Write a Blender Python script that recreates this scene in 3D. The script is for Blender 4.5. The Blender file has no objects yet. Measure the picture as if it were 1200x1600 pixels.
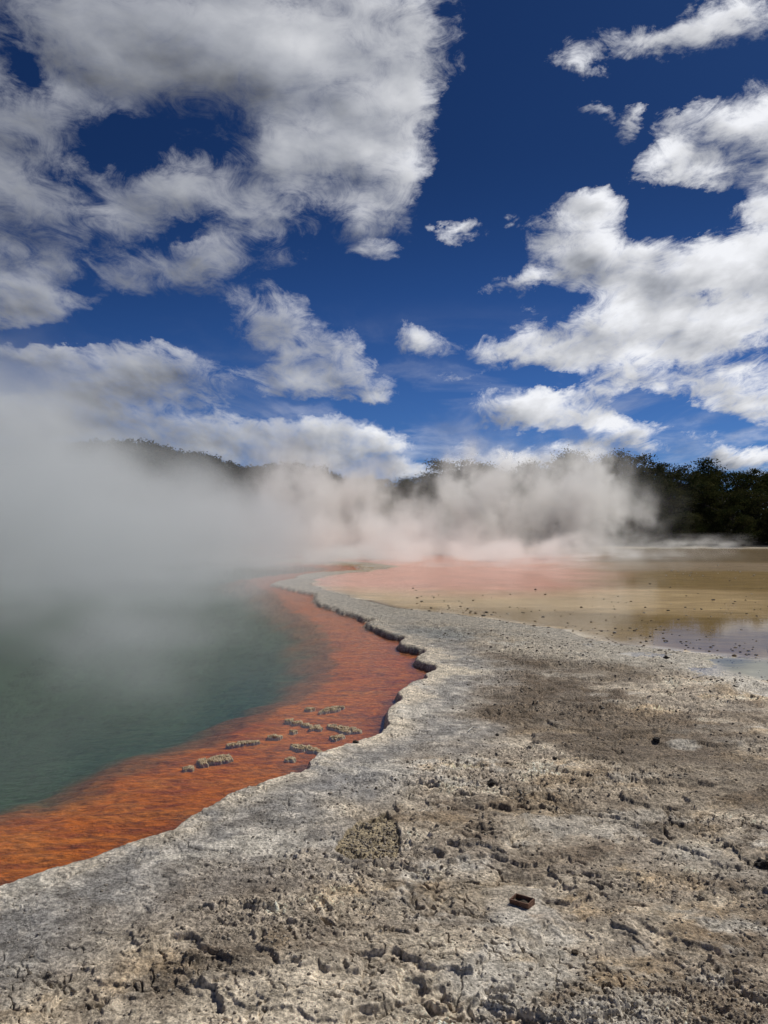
import bpy, math, random
import numpy as np
from mathutils import Vector

random.seed(7)
rng = np.random.default_rng(11)
SC = bpy.context.scene
COL = SC.collection
R = math.radians

# ------------------------------------------------------------------ camera model (used to read the place off the photograph)
FPX, CXP, CYP, HOR, CAMZ = 1155.0, 600.0, 800.0, 842.0, 1.6
PITCH = math.atan((HOR - CYP) / FPX)


def pdir(px, py):
    """world direction of a photograph pixel"""
    a, b = (px - CXP) / FPX, (CYP - py) / FPX
    c, s = math.cos(PITCH), math.sin(PITCH)
    return np.array([a, c - b * s, s + b * c])


def gnd(px, py, z=0.0):
    d = pdir(px, py)
    t = (z - CAMZ) / d[2]
    return (d[0] * t, d[1] * t)


def atY(px, py, Y):
    d = pdir(px, py)
    t = Y / d[1]
    return (d[0] * t, Y, CAMZ + d[2] * t)


# ------------------------------------------------------------------ numpy noise
_perm = rng.permutation(4096)
_ga = rng.random(4096) * 2 * np.pi
_gx, _gy = np.cos(_ga), np.sin(_ga)
_r1, _r2, _r3 = rng.random(4096), rng.random(4096), rng.random(4096)


def _h(ix, iy, seed=0):
    return _perm[(_perm[(ix + seed * 131) & 4095] + iy) & 4095]


def perlin(x, y, seed=0):
    ix, iy = np.floor(x).astype(np.int64), np.floor(y).astype(np.int64)
    fx, fy = x - ix, y - iy
    u = fx * fx * fx * (fx * (fx * 6 - 15) + 10)
    v = fy * fy * fy * (fy * (fy * 6 - 15) + 10)

    def g(dx, dy):
        h = _h(ix + dx, iy + dy, seed)
        return _gx[h] * (fx - dx) + _gy[h] * (fy - dy)
    a, b, c, d = g(0, 0), g(1, 0), g(0, 1), g(1, 1)
    return ((a * (1 - u) + b * u) * (1 - v) + (c * (1 - u) + d * u) * v) * 1.5


def fbm(x, y, oct=4, seed=0, rough=0.5):
    s, a, t = 0.0, 1.0, 0.0
    for k in range(oct):
        s = s + a * perlin(x * 2 ** k + 17.3 * k, y * 2 ** k - 9.1 * k, seed + k)
        t += a
        a *= rough
    return s / t


def worley(x, y, seed=0):
    ix, iy = np.floor(x).astype(np.int64), np.floor(y).astype(np.int64)
    f1 = np.full(x.shape, 9.0)
    f2 = np.full(x.shape, 9.0)
    cid = np.zeros(x.shape)
    for dx in (-1, 0, 1):
        for dy in (-1, 0, 1):
            h = _h(ix + dx, iy + dy, seed)
            d = (ix + dx + _r1[h] - x) ** 2 + (iy + dy + _r2[h] - y) ** 2
            n = d < f1
            f2 = np.where(n, f1, np.minimum(f2, d))
            cid = np.where(n, _r3[h], cid)
            f1 = np.where(n, d, f1)
    return np.sqrt(f1), np.sqrt(f2), cid


def sst(a, b, x):
    t = np.clip((x - a) / (b - a), 0, 1)
    return t * t * (3 - 2 * t)


def mixc(c, d, t):
    return c * (1 - t[:, None]) + np.asarray(d)[None, :] * t[:, None] if not (isinstance(d, np.ndarray) and d.ndim == 2) else c * (1 - t[:, None]) + d * t[:, None]


def sdf(x, y, poly):
    """signed distance to a closed polygon, negative inside"""
    d2 = np.full(x.shape, 1e18)
    ins = np.zeros(x.shape, bool)
    n = len(poly)
    for i in range(n):
        ax, ay = poly[i]
        bx, by = poly[(i + 1) % n]
        ex, ey = bx - ax, by - ay
        wx, wy = x - ax, y - ay
        t = np.clip((wx * ex + wy * ey) / (ex * ex + ey * ey + 1e-12), 0, 1)
        d2 = np.minimum(d2, (wx - ex * t) ** 2 + (wy - ey * t) ** 2)
        if ay != by:
            c = ((ay > y) != (by > y)) & (x < ex * (y - ay) / (by - ay) + ax)
            ins ^= c
    d = np.sqrt(d2)
    return np.where(ins, -d, d)


# ------------------------------------------------------------------ object helpers
def tag(o, label=None, cat=None, group=None, kind=None):
    if label: o['label'] = label
    if cat: o['category'] = cat
    if group: o['group'] = group
    if kind: o['kind'] = kind
    return o


def mesh_np(name, V, F, mat=None, smooth=True, parent=None, link=True):
    """V (n,3) float, F (m,k) int array of equal sided faces or a list of such arrays"""
    me = bpy.data.meshes.new(name)
    Fs = F if isinstance(F, list) else [F]
    nv = len(V)
    me.vertices.add(nv)
    me.vertices.foreach_set('co', np.asarray(V, np.float32).ravel())
    tot = sum(f.size for f in Fs)
    nf = sum(len(f) for f in Fs)
    me.loops.add(tot)
    me.polygons.add(nf)
    me.loops.foreach_set('vertex_index', np.concatenate([f.ravel() for f in Fs]).astype(np.int32))
    ls, off = [], 0
    for f in Fs:
        k = f.shape[1]
        ls.append(off + np.arange(len(f)) * k)
        off += f.size
    me.polygons.foreach_set('loop_start', np.concatenate(ls).astype(np.int32))
    me.update(calc_edges=True)
    me.validate()
    if smooth:
        me.polygons.foreach_set('use_smooth', np.ones(len(me.polygons), bool))
    if mat: me.materials.append(mat)
    o = bpy.data.objects.new(name, me)
    if link: COL.objects.link(o)
    if parent: o.parent = parent
    return o


def set_col(o, name, C):
    a = o.data.color_attributes.new(name, 'FLOAT_COLOR', 'POINT')
    D = np.ones((len(C), 4), np.float32)
    D[:, :3] = C
    a.data.foreach_set('color', D.ravel())


class NT:
    """small node-tree writer that serves shader and geometry trees"""
    def __init__(s, tree):
        s.t = tree

    def put(s, sock, v):
        if isinstance(v, bpy.types.NodeSocket):
            s.t.links.new(v, sock)
        elif v is not None:
            sock.default_value = v

    def n(s, typ, ins=None, **kw):
        nd = s.t.nodes.new(typ)
        for k, v in kw.items(): setattr(nd, k, v)
        for k, v in (ins or {}).items(): s.put(nd.inputs[k], v)
        return nd

    def m(s, op, a, b=None, c=None, clamp=False):
        nd = s.t.nodes.new('ShaderNodeMath')
        nd.operation = op
        nd.use_clamp = clamp
        s.put(nd.inputs[0], a); s.put(nd.inputs[1], b); s.put(nd.inputs[2], c)
        return nd.outputs[0]

    def vm(s, op, a, b=None, c=None, out=0):
        nd = s.t.nodes.new('ShaderNodeVectorMath')
        nd.operation = op
        s.put(nd.inputs[0], a); s.put(nd.inputs[1], b)
        if op == 'SCALE': s.put(nd.inputs['Scale'], c)
        elif c is not None: s.put(nd.inputs[2], c)
        return nd.outputs[out]

    def rmp(s, v, a, b, c=0.0, d=1.0, smooth=True):
        nd = s.t.nodes.new('ShaderNodeMapRange')
        nd.interpolation_type = 'SMOOTHSTEP' if smooth else 'LINEAR'
        s.put(nd.inputs[0], v)
        for i, x in enumerate((a, b, c, d)): s.put(nd.inputs[i + 1], x)
        return nd.outputs[0]

    def mix(s, f, a, b, blend='MIX'):
        nd = s.t.nodes.new('ShaderNodeMix')
        nd.data_type = 'RGBA'
        nd.blend_type = blend
        s.put(nd.inputs[0], f)
        for i, x in ((6, a), (7, b)):
            if isinstance(x, tuple) and len(x) == 3: x = (*x, 1)
            s.put(nd.inputs[i], x)
        return nd.outputs[2]

    def noise(s, vec, scale, detail=2, rough=0.5, dist=0.0, out='Fac', dim='3D', typ='FBM', lac=2.0, norm=True):
        nd = s.t.nodes.new('ShaderNodeTexNoise')
        nd.noise_dimensions = dim
        nd.noise_type = typ
        if typ == 'FBM': nd.normalize = norm
        s.put(nd.inputs['Vector'], vec)
        s.put(nd.inputs['Scale'], scale); s.put(nd.inputs['Detail'], detail)
        s.put(nd.inputs['Roughness'], rough); s.put(nd.inputs['Distortion'], dist); s.put(nd.inputs['Lacunarity'], lac)
        return nd.outputs[0] if out == 'Fac' else nd.outputs[1]

    def vor(s, vec, scale, feature='F1', rand=1.0, out='Distance', detail=0.0):
        nd = s.t.nodes.new('ShaderNodeTexVoronoi')
        nd.feature = feature
        s.put(nd.inputs['Vector'], vec); s.put(nd.inputs['Scale'], scale); s.put(nd.inputs['Randomness'], rand)
        if detail: s.put(nd.inputs['Detail'], detail)
        return nd.outputs[out]


def material(name):
    m = bpy.data.materials.new(name)
    m.use_nodes = True
    m.node_tree.nodes.clear()
    nt = NT(m.node_tree)
    out = nt.n('ShaderNodeOutputMaterial')
    return m, nt, out


def simple(name, ca, cb, scale, rough=0.8, bump=0.3, bscale=None, spec=0.3):
    m, nt, out = material(name)
    pos = nt.n('ShaderNodeTexCoord').outputs['Object']
    f = nt.noise(pos, scale, 6, 0.6)
    c = nt.mix(nt.rmp(f, 0.35, 0.65), ca, cb)
    b = nt.n('ShaderNodeBsdfPrincipled', {'Base Color': c, 'Roughness': rough, 'Specular IOR Level': spec})
    bn = nt.n('ShaderNodeBump', {'Height': nt.noise(pos, bscale or scale * 3, 6, 0.6), 'Strength': bump, 'Distance': 0.02})
    nt.put(b.inputs['Normal'], bn.outputs[0])
    nt.put(out.inputs[0], b.outputs[0])
    return m


# ------------------------------------------------------------------ camera, render
cam = bpy.data.cameras.new('camera')
co = bpy.data.objects.new('camera', cam)
COL.objects.link(co)
co.location = (0, 0, CAMZ)
co.rotation_euler = (math.pi / 2 + PITCH, 0, 0)
cam.sensor_width = 36
cam.lens = 36 * FPX / 1600
cam.clip_start = 0.05
cam.clip_end = 20000
SC.camera = co
SC.render.engine = 'CYCLES'
SC.view_settings.view_transform = 'Standard'
SC.view_settings.look = 'None'
SC.view_settings.exposure = 0.0
SC.view_settings.gamma = 1
cy = SC.cycles
cy.use_denoising = True
try: cy.denoiser = 'OPENIMAGEDENOISE'
except Exception: pass
cy.volume_bounces = 3
cy.max_bounces = 8
cy.transparent_max_bounces = 8
cy.diffuse_bounces = 2
cy.glossy_bounces = 2
cy.volume_step_rate = 1.6
cy.volume_max_steps = 256
cy.caustics_reflective = False
cy.caustics_refractive = False
cy.sample_clamp_indirect = 4
cy.use_adaptive_sampling = True
cy.adaptive_threshold = 0.02

# ------------------------------------------------------------------ sun and sky
SUN_EL, SUN_AZ = R(46), R(49)            # azimuth to the right of straight ahead (+Y towards +X)
sd = Vector((math.sin(SUN_AZ) * math.cos(SUN_EL), math.cos(SUN_AZ) * math.cos(SUN_EL), math.sin(SUN_EL)))
sl = bpy.data.lights.new('sun', 'SUN')
sl.energy = 3.6
sl.angle = R(0.6)
sl.color = (1.0, 0.95, 0.87)
so = bpy.data.objects.new('sun', sl)
COL.objects.link(so)
so.rotation_euler = (-sd).to_track_quat('-Z', 'Y').to_euler()
so.location = (0, 0, 50)

W = bpy.data.worlds.new('World')
SC.world = W
W.use_nodes = True
W.node_tree.nodes.clear()
nt = NT(W.node_tree)
wout = nt.n('ShaderNodeOutputWorld')
sky = nt.n('ShaderNodeTexSky', sky_type='NISHITA', sun_disc=False)
sky.sun_elevation = SUN_EL
sky.sun_rotation = SUN_AZ
sky.altitude = 300
sky.air_density = 1.0
sky.dust_density = 0.4
sky.ozone_density = 3.0
D = nt.n('ShaderNodeTexCoord').outputs['Generated']
sp = nt.n('ShaderNodeSeparateXYZ', {0: D})
dy = nt.m('MAXIMUM', nt.m('ABSOLUTE', sp.outputs[1]), 0.15)
U = nt.m('DIVIDE', sp.outputs[0], dy)
Vv = nt.m('DIVIDE', nt.m('MAXIMUM', sp.outputs[2], 0.0), dy)
S_ = nt.m('ADD', Vv, 0.30)
QX = nt.m('DIVIDE', U, S_)
QY = nt.m('MULTIPLY', nt.m('LOGARITHM', S_, 2.718), 1.35)
Q = nt.n('ShaderNodeCombineXYZ', {0: QX, 1: QY, 2: 0.37}).outputs[0]
UV = nt.n('ShaderNodeCombineXYZ', {0: U, 1: Vv, 2: 0.0}).outputs[0]
# ragged outlines: bend the lookup of the cloud places by noise
w1 = nt.vm('SUBTRACT', nt.noise(Q, 3.6, 7, 0.66, out='Color'), (0.5, 0.5, 0.5))
UVw = nt.vm('ADD', UV, nt.vm('MULTIPLY', w1, nt.n('ShaderNodeCombineXYZ', {0: nt.m('MULTIPLY', S_, 0.24), 1: nt.m('MULTIPLY', S_, 0.19), 2: 0.0}).outputs[0]))
# where the clouds stand: photo x, y, half width, half height, tilt in degrees, weight
BLOBS = [
 (120, 40, 300, 130, 0, 1.1), (400, 80, 290, 170, 0, 1.3), (610, 50, 150, 110, 0, 1.0), (560, 190, 150, 120, 0, 1.0), (30, 190, 170, 90, 0, .9),
 (640, 270, 75, 110, 0, .55), (550, 330, 75, 60, 0, .7), (590, 395, 50, 26, 0, .6), (70, 330, 190, 110, -18, 1.1), (270, 285, 120, 75, 0, 1.0),
 (440, 270, 100, 90, 0, .8), (420, 330, 90, 50, 10, .5), (335, 415, 180, 55, 14, 1.0), (45, 468, 125, 60, 0, 1.2), (40, 548, 85, 18, 0, .8),
 (415, 492, 85, 45, 0, .95), (480, 555, 140, 62, -8, 1.1), (500, 600, 120, 32, 0, .8), (590, 623, 65, 14, 0, .8), (150, 600, 140, 70, 0, 1.1),
 (300, 600, 120, 50, -10, 1.0), (20, 650, 150, 45, 0, 1.0), (340, 690, 280, 55, 0, 1.0), (180, 660, 200, 50, 0, .9), (500, 690, 120, 50, 0, .8), (582, 691, 27, 17, 0, 1.1),
 (620, 738, 40, 22, 0, .9), (1000, 55, 150, 60, 12, .8), (1140, 25, 150, 70, 0, 1.1), (910, 100, 50, 38, 0, .6), (1160, 200, 130, 100, 0, 1.0),
 (1060, 260, 65, 45, 0, .9), (930, 385, 120, 95, 0, 1.2), (1080, 440, 190, 75, 0, 1.0), (1190, 400, 110, 80, 0, 1.0), (790, 540, 135, 32, -6, .95),
 (950, 515, 200, 60, 4, 1.1), (1140, 510, 160, 80, 0, 1.0), (830, 645, 150, 50, 0, 1.1), (970, 590, 160, 62, 12, 1.0), (1140, 610, 125, 60, 0, 1.0),
 (990, 685, 140, 34, 0, .95), (1160, 718, 95, 26, 0, .95), (730, 588, 60, 22, 0, .7), (735, 373, 44, 15, 0, .78), (790, 355, 32, 15, 10, .78),
 (655, 525, 55, 34, 0, .72), (810, 722, 150, 32, 0, 1.0), (680, 735, 90, 20, 0, .6), (540, 712, 110, 40, 0, .7), (975, 175, 38, 46, 0, .75), (905, 162, 45, 26, 0, .75), (800, 446, 75, 30, 8, .8), (1160, 325, 80, 36, 0, .62), (1290, 300, 120, 260, 0, 1.0), (-180, 300, 200, 300, 0, .9), (945, 312, 75, 34, 0, .65),
]
GAPS = [(225, 225, 190, 40, 0, .45), (45, 105, 60, 45, -30, 1.0), (165, 330, 80, 110, -20, .4), (390, 395, 60, 40, 0, .35), (140, 440, 90, 20, -14, .5), (250, 500, 170, 34, 0, .75), (60, 520, 100, 18, 0, .6), (560, 470, 110, 60, 0, .5),
        (380, 565, 40, 40, 0, .2), (395, 640, 180, 16, 0, .8), (590, 560, 40, 40, 0, .5), (480, 330, 60, 60, 0, .5), (320, 345, 50, 26, 0, .3), (700, 180, 60, 160, 0, .6), (720, 500, 60, 60, 0, .5), (1030, 330, 70, 55, 0, .8), (1100, 462, 60, 22, 0, .9), (880, 590, 90, 14, 15, .5), (880, 478, 60, 22, 0, .6),
        (1020, 640, 130, 24, -8, 1.2), (810, 590, 70, 14, 0, .8), (1110, 340, 70, 34, 0, .7), (1000, 130, 130, 36, 0, .9), (690, 640, 60, 40, 0, .8), (860, 685, 120, 14, 0, .9), (1090, 310, 70, 25, 0, .6), (950, 90, 24, 16, 0, .8), (1130, 560, 120, 16, 8, .5), (1050, 690, 60, 12, -20, .5)]
acc = None
for (bx, by, rx, ry, rot, wt) in BLOBS:
    d0 = pdir(bx, by)
    mp = nt.n('ShaderNodeMapping', {'Vector': UVw if acc is None else nt.vm('MULTIPLY_ADD', acc, (1e-9, 1e-9, 1e-9), UVw)}, vector_type='TEXTURE')   # the tiny term only keeps the node order sequential
    mp.inputs['Location'].default_value = (d0[0] / d0[1], d0[2] / d0[1], 0)
    mp.inputs['Rotation'].default_value = (0, 0, R(rot))
    mp.inputs['Scale'].default_value = (rx * 1.22 / FPX, ry * 1.22 / FPX, 1)
    g = nt.n('ShaderNodeTexGradient', {'Vector': mp.outputs[0]}, gradient_type='SPHERICAL').outputs['Fac']
    up = nt.vm('DOT_PRODUCT', mp.outputs[0], (0.35 + 0.65 * math.sin(R(rot)), 0.9, 0), out=1)
    gw = nt.m('MULTIPLY', g, g)
    cv = nt.n('ShaderNodeCombineXYZ', {0: nt.m('MULTIPLY', g, wt), 1: nt.m('MULTIPLY', gw, up), 2: gw}).outputs[0]
    acc = cv if acc is None else nt.vm('ADD', acc, cv)
for (bx, by, rx, ry, rot, wt) in GAPS:
    d0 = pdir(bx, by)
    mp = nt.n('ShaderNodeMapping', {'Vector': UVw if acc is None else nt.vm('MULTIPLY_ADD', acc, (1e-9, 1e-9, 1e-9), UVw)}, vector_type='TEXTURE')   # the tiny term only keeps the node order sequential
    mp.inputs['Location'].default_value = (d0[0] / d0[1], d0[2] / d0[1], 0)
    mp.inputs['Rotation'].default_value = (0, 0, R(rot))
    mp.inputs['Scale'].default_value = (rx * 1.35 / FPX, ry * 1.35 / FPX, 1)
    g = nt.n('ShaderNodeTexGradient', {'Vector': mp.outputs[0]}, gradient_type='SPHERICAL').outputs['Fac']
    acc = nt.vm('ADD', acc, nt.n('ShaderNodeCombineXYZ', {0: nt.m('MULTIPLY', g, -wt * .85), 1: 0.0, 2: 0.0}).outputs[0])
accs = nt.n('ShaderNodeSeparateXYZ', {0: acc})
acc = accs.outputs[0]
ushade = nt.m('DIVIDE', accs.outputs[1], nt.m('ADD', accs.outputs[2], 0.02))
B = nt.rmp(acc, -0.1, 1.15, 0.0, 1.1, smooth=False)
n1 = nt.noise(Q, 4.2, 11, 0.62, dist=0.2)
nl = nt.noise(Q, 4.2, 2.5, 0.5, dist=0.2)
n2 = nt.noise(nt.vm('ADD', Q, (0.055, 0.070, 0)), 4.2, 2.5, 0.5, dist=0.2)
n3 = nt.noise(Q, 13.0, 8, 0.72, dist=1.2)
n5 = nt.noise(Q, 10.0, 3.5, 0.5)
n6 = nt.noise(nt.vm('ADD', Q, (0.024, 0.030, 0)), 10.0, 3.5, 0.5)
# density, soft towards the rim
dens = nt.m('ADD', nt.m('MULTIPLY_ADD', nt.m('SUBTRACT', n1, 0.5), 2.1, B), nt.m('MULTIPLY', nt.m('SUBTRACT', n3, 0.5), 1.35))
dens = nt.m('SUBTRACT', dens, nt.rmp(acc, -0.25, 0.30, 0.75, 0.0))
soft = nt.rmp(U, -0.2, 0.3, 1.15, 0.80)
alpha = nt.rmp(dens, 0.24, nt.m('ADD', 0.24, soft))
alpha = nt.m('POWER', alpha, 0.85)
veil = nt.m('MULTIPLY', nt.rmp(nt.noise(nt.vm('MULTIPLY', Q, (1, 1.8, 1)), 3.1, 7, 0.6, dist=0.5), 0.44, 0.72), nt.rmp(Vv, 0.04, 0.34, 0.48, 0.0))
alpha = nt.m('MAXIMUM', alpha, veil)
thick = nt.rmp(dens, 0.45, 1.30)
rel = nt.m('ADD', nt.m('MULTIPLY', nt.m('SUBTRACT', nl, n2), 1.5), nt.m('MULTIPLY', nt.m('SUBTRACT', n5, n6), 1.0))
rel = nt.m('ADD', rel, nt.m("MULTIPLY", ushade, 0.95))
# clouds are seen against the light: thick middles are grey, thin rims and the sides towards the sun shine
side = nt.rmp(U, -0.36, 0.30)
core = nt.m('MULTIPLY_ADD', side, 0.37, 0.29)
rim = nt.m('MULTIPLY_ADD', side, 0.38, 0.45)
lum = nt.m('ADD', rim, nt.m('MULTIPLY', thick, nt.m('SUBTRACT', core, rim)))
lum = nt.m('MULTIPLY', lum, nt.m('MAXIMUM', nt.m('ADD', rel, 1.0), 0.42))
lum = nt.m('MINIMUM', lum, 0.93)
ccol = nt.vm('SCALE', nt.mix(nt.rmp(lum, 0.2, 0.75), (0.90, 0.955, 1.09), (0.96, 0.975, 1.02)), None, lum)
SKYS = 0.1
skyc = nt.vm('SCALE', sky.outputs[0], None, SKYS)
skyc = nt.vm('MULTIPLY', skyc, nt.mix(nt.rmp(Vv, 0.0, 0.45), (0.195, 0.35, 0.66), (0.145, 0.315, 0.64)))
# deepen the upper blue
skyc = nt.vm('SCALE', skyc, None, nt.rmp(Vv, 0.0, 0.55, 0.92, 0.40))
fin = nt.mix(alpha, skyc, ccol)
bg = nt.n('ShaderNodeBackground', {'Color': fin, 'Strength': 1.0})
nt.put(wout.inputs[0], bg.outputs[0])
W.cycles.sampling_method = 'MANUAL'
W.cycles.sample_map_resolution = 512

# ------------------------------------------------------------------ outlines read from the photograph
EDGE = [(0, 1390), (65, 1367), (135, 1345), (220, 1315), (270, 1299), (287, 1285), (320, 1265), (370, 1240), (420, 1221), (471, 1208), (484, 1199),
        (484, 1189), (508, 1175), (533, 1167), (583, 1152), (604, 1140), (612, 1131), (607, 1121), (611, 1104), (629, 1092), (626, 1081), (646, 1067),
        (668, 1060), (667, 1053), (684, 1046), (679, 1040), (652, 1031), (654, 1025), (670, 1019), (665, 1015), (628, 1008), (624, 1003), (637, 995),
        (613, 990), (587, 981), (574, 973), (590, 968), (572, 966), (557, 960), (543, 956), (527, 950), (503, 942), (494, 933), (500, 927), (478, 924),
        (458, 919), (427, 912), (433, 908), (464, 903), (470, 898), (500, 893), (540, 891), (573, 888), (560, 884), (520, 881), (430, 877), (250, 872), (0, 869)]
POOL = [gnd(*p) for p in EDGE] + [(-60, 72), (-90, 60), (-100, 20), (-60, 2), (-12, 1.2), (-5.5, 1.9), (-3.2, 2.55)]
DEEPPX = [(-420, 1420), (-150, 1330), (0, 1272), (35, 1256), (75, 1254), (100, 1244), (150, 1216), (200, 1196), (258, 1172), (300, 1162), (350, 1142), (390, 1117),
          (425, 1104), (462, 1086), (482, 1075), (503, 1058), (508, 1040), (510, 1010), (500, 985), (470, 962), (448, 950), (436, 936), (420, 922), (395, 915), (380, 905), (440, 896), (515, 889), (480, 884), (380, 877), (200, 873.5), (0, 874)]
WZ = -0.075           # level of the hot pool
DEEP = [gnd(x, y, WZ) for x, y in DEEPPX] + [(-60, 64), (-90, 50), (-90, 20), (-50, 4), (-9, 2.0)]
LAKEPX = [(505, 921), (550, 934), (613, 949), (700, 959), (800, 971), (866, 981), (917, 997), (967, 1005), (1017, 1012), (1075, 1020), (1200, 1029), (1500, 1050)]
LAKE = [gnd(*p) for p in LAKEPX] + [(60, 16), (140, 60), (140, 126), (60, 124), (20, 123), (-20, 120), (-30, 95)] + [gnd(560, 878), gnd(625, 885), gnd(560, 893), gnd(520, 896), gnd(485, 905), gnd(480, 914)]
PUD = [[gnd(*p) for p in [(1078, 1026), (1120, 1022), (1230, 1030), (1400, 1045), (1400, 1090), (1230, 1072), (1165, 1061), (1115, 1043)]],
       [gnd(*p) for p in [(1178, 1101), (1230, 1094), (1300, 1110), (1230, 1119)]]]
BLUEP = [gnd(*p) for p in [(635, 984), (690, 981), (745, 992), (720, 1003), (672, 1000)]]
LZ = -0.012          # level of the shallow lake
GRAV = [gnd(*p) for p in [(520, 1322), (540, 1296), (575, 1270), (605, 1262), (628, 1275), (631, 1310), (618, 1336), (580, 1342), (545, 1338)]]
BOXP = gnd(816, 1412)

# ------------------------------------------------------------------ the ground, one height field split by what covers it
NR, NC = 1060, 1900
dn = 1 / np.linspace(1 / 2.05, 1 / 128.0, NR)
dnear = np.array([0.25, 0.6, 1.0, 1.4, 1.75])
dfar = 128.0 * np.geomspace(1.04, 60, 36)
DD = np.concatenate([dnear, dn, dfar])
tc = np.linspace(-0.80, 0.80, NC)
te = np.geomspace(0.84, 7.0, 26)
TT = np.concatenate([-te[::-1], tc, te])
nr, nc = len(DD), len(TT)
gx = (DD[:, None] * TT[None, :]).ravel()
gy = np.repeat(DD, nc)
dist = np.hypot(gx, gy)


def relief(x, y, dist):
    """height and colour of every ground point"""
    n = x.size
    # shorelines, bent by noise so that they scallop
    wa = np.clip(dist * 0.006, 0.018, 0.5)
    wx = fbm(x / 0.45, y / 0.45, 4, 3) * wa * 1.2
    wy = fbm(x / 0.45 + 40, y / 0.45, 4, 5) * wa * 1.2
    sp = sdf(x + wx, y + wy, POOL)
    dp = sdf(x + wx * 3 + fbm(x / 1.1, y / 1.1, 4, 8) * 0.22, y + wy * 3 + fbm(x / 1.1, y / 1.1, 4, 9) * 0.22, DEEP)
    lw = np.clip(dist * 0.02, 0.1, 1.2)
    lx = x + fbm(x / 2.2, y / 2.2, 5, 21) * lw
    ly = y + fbm(x / 2.2 + 9, y / 2.2, 5, 22) * lw
    sl_ = sdf(lx, ly, LAKE)
    pu = np.minimum(sdf(lx * .5 + x * .5, ly * .5 + y * .5, PUD[0]), sdf(lx * .3 + x * .7, ly * .3 + y * .7, PUD[1]))
    bl = sdf(lx * .6 + x * .4, ly * .6 + y * .4, BLUEP)
    gr = sdf(x + wx * 1.5, y + wy * 1.5, GRAV)
    bd = np.hypot(x - BOXP[0], (y - BOXP[1]))
    near = 1 - sst(14, 30, dist)                      # relief finer than the picture can hold is left out far away
    vnear = 1 - sst(7, 15, dist)

    z = fbm(x / 3.1, y / 3.1, 4, 31) * 0.028 * (1 - sst(0, 3, -sl_ * 0 + 0 * x))
    und = fbm(x / 3.1, y / 3.1, 4, 31)
    # broken crust: warped terraces with sharp rims
    qx, qy = x + fbm(x / .5, y / .5, 4, 41) * .30, y + fbm(x / .5, y / .5, 4, 42) * .30
    c1 = fbm(qx / 1.25, qy / 0.85, 6, 43, .56) * 3.4
    st = np.floor(c1) + sst(0.86, 1.0, c1 - np.floor(c1))
    fr1 = c1 - np.floor(c1)
    c2 = fbm(qx / .42 + 5, qy / .33, 5, 44, .55) * 3.0
    st2 = np.floor(c2) + sst(0.80, 1.0, c2 - np.floor(c2))
    fr2 = c2 - np.floor(c2)
    apr = 1 - sst(0.30, 1.05, sp + fbm(x / .6, y / .6, 3, 51) * .45 - dist * 0.01)   # smooth apron along the pool
    rough = sst(-0.12, 0.22, fbm(x / 1.5 + 3, y / 1.1, 5, 52, .6)) * (1 - apr * .9)
    z = und * 0.03
    z = z + st * 0.019 * (1 - .75 * apr) + st2 * 0.0095 * (1 - .55 * apr)
    # knobbly sinter
    zz = np.zeros(n)
    f1, f2, _ = worley(x / .075 + fbm(x / .1, y / .1, 2, 61) * .5, y / .062, 62)
    kn1 = np.clip(1 - f1 * 1.25, 0, 1)
    m = vnear > 0
    kn2 = np.zeros(n)
    a1, a2, _ = worley(x[m] / .027, y[m] / .024, 63)
    kn2[m] = np.clip(1 - a1 * 1.3, 0, 1)
    kn3 = np.zeros(n)
    a1, a2, _ = worley(x[m] / .0135, y[m] / .012, 64)
    kn3[m] = np.clip(1 - a1 * 1.3, 0, 1)
    zz = kn1 * 0.008 * near + kn2 * .0100 * vnear + kn3 * .0072 * vnear
    holes = sst(.30, .55, fbm(x / .085, y / .07, 4, 65, .6)) * near * sst(-.2, .2, fbm(x / .9 + 2, y / .7, 3, 64))
    z = z + zz * (.30 + .90 * rough) * (1 - .68 * apr) - holes * .012 * (1 - .6 * apr)
    fine = np.zeros(n)
    fine[m] = fbm(x[m] / .05, y[m] / .045, 5, 66, .62)
    z = z + fine * .0085 * vnear * (1 - .35 * apr)
    mf = sst(5, 9, dist)
    a1, a2, _ = worley(x / .22 + fbm(x / .3, y / .3, 2, 75) * .6, y / .20, 76)
    z = z + mf * (1 - sst(30, 45, dist)) * (np.clip(1 - a1 * 1.1, 0, 1) * .016 + fbm(x / .35, y / .35, 4, 77, .6) * .018) * (.35 + .65 * (1 - apr))
    # long cracks
    cr = np.abs(fbm(qx / 1.7 + 11, qy / 1.0, 5, 67, .55))
    pq = fbm(x / .33, y / .26, 4, 73, .6)
    p1, p2, _ = worley(x / .62 + pq * .9, y / .46 + fbm(x / .3 + 6, y / .3, 4, 74, .6) * .9, 78)
    plate = (1 - sst(.012, .045, p2 - p1)) * near * sst(-.05, .22, fbm(x / 1.6 + 9, y / 1.1, 3, 79))
    z = z - plate * .013
    crack = (1 - sst(.004, .020, cr)) * near * sst(-.1, .25, fbm(x / 1.3, y / 1.3, 2, 68))
    z = z - crack * .020
    # the gravel hollow and the clean ring round the iron box
    gi = 1 - sst(-.02, .0, gr)
    z = z - gi * .022
    ring = 1 - sst(.12, .24, bd + fbm(x / .16, y / .16, 4, 69) * .16)
    z = z * (1 - ring * .93) + ring * (0.004 * fine)
    z0 = z
    # rim of the pool, a rounded, slightly raised lip
    lip = np.exp(-((sp - .06) / .09) ** 2)
    z = z + lip * .012 * (1 - sst(20, 40, dist)) + kn1 * lip * .007
    # falls towards the lake
    lk = sst(0.0, 3.0, sp)
    toward = 1 - sst(0.0, np.clip(dist * .12, 1.0, 4.0), sl_)
    flat = toward * (1 - sst(0, 6, -sl_) * .3)
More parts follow.
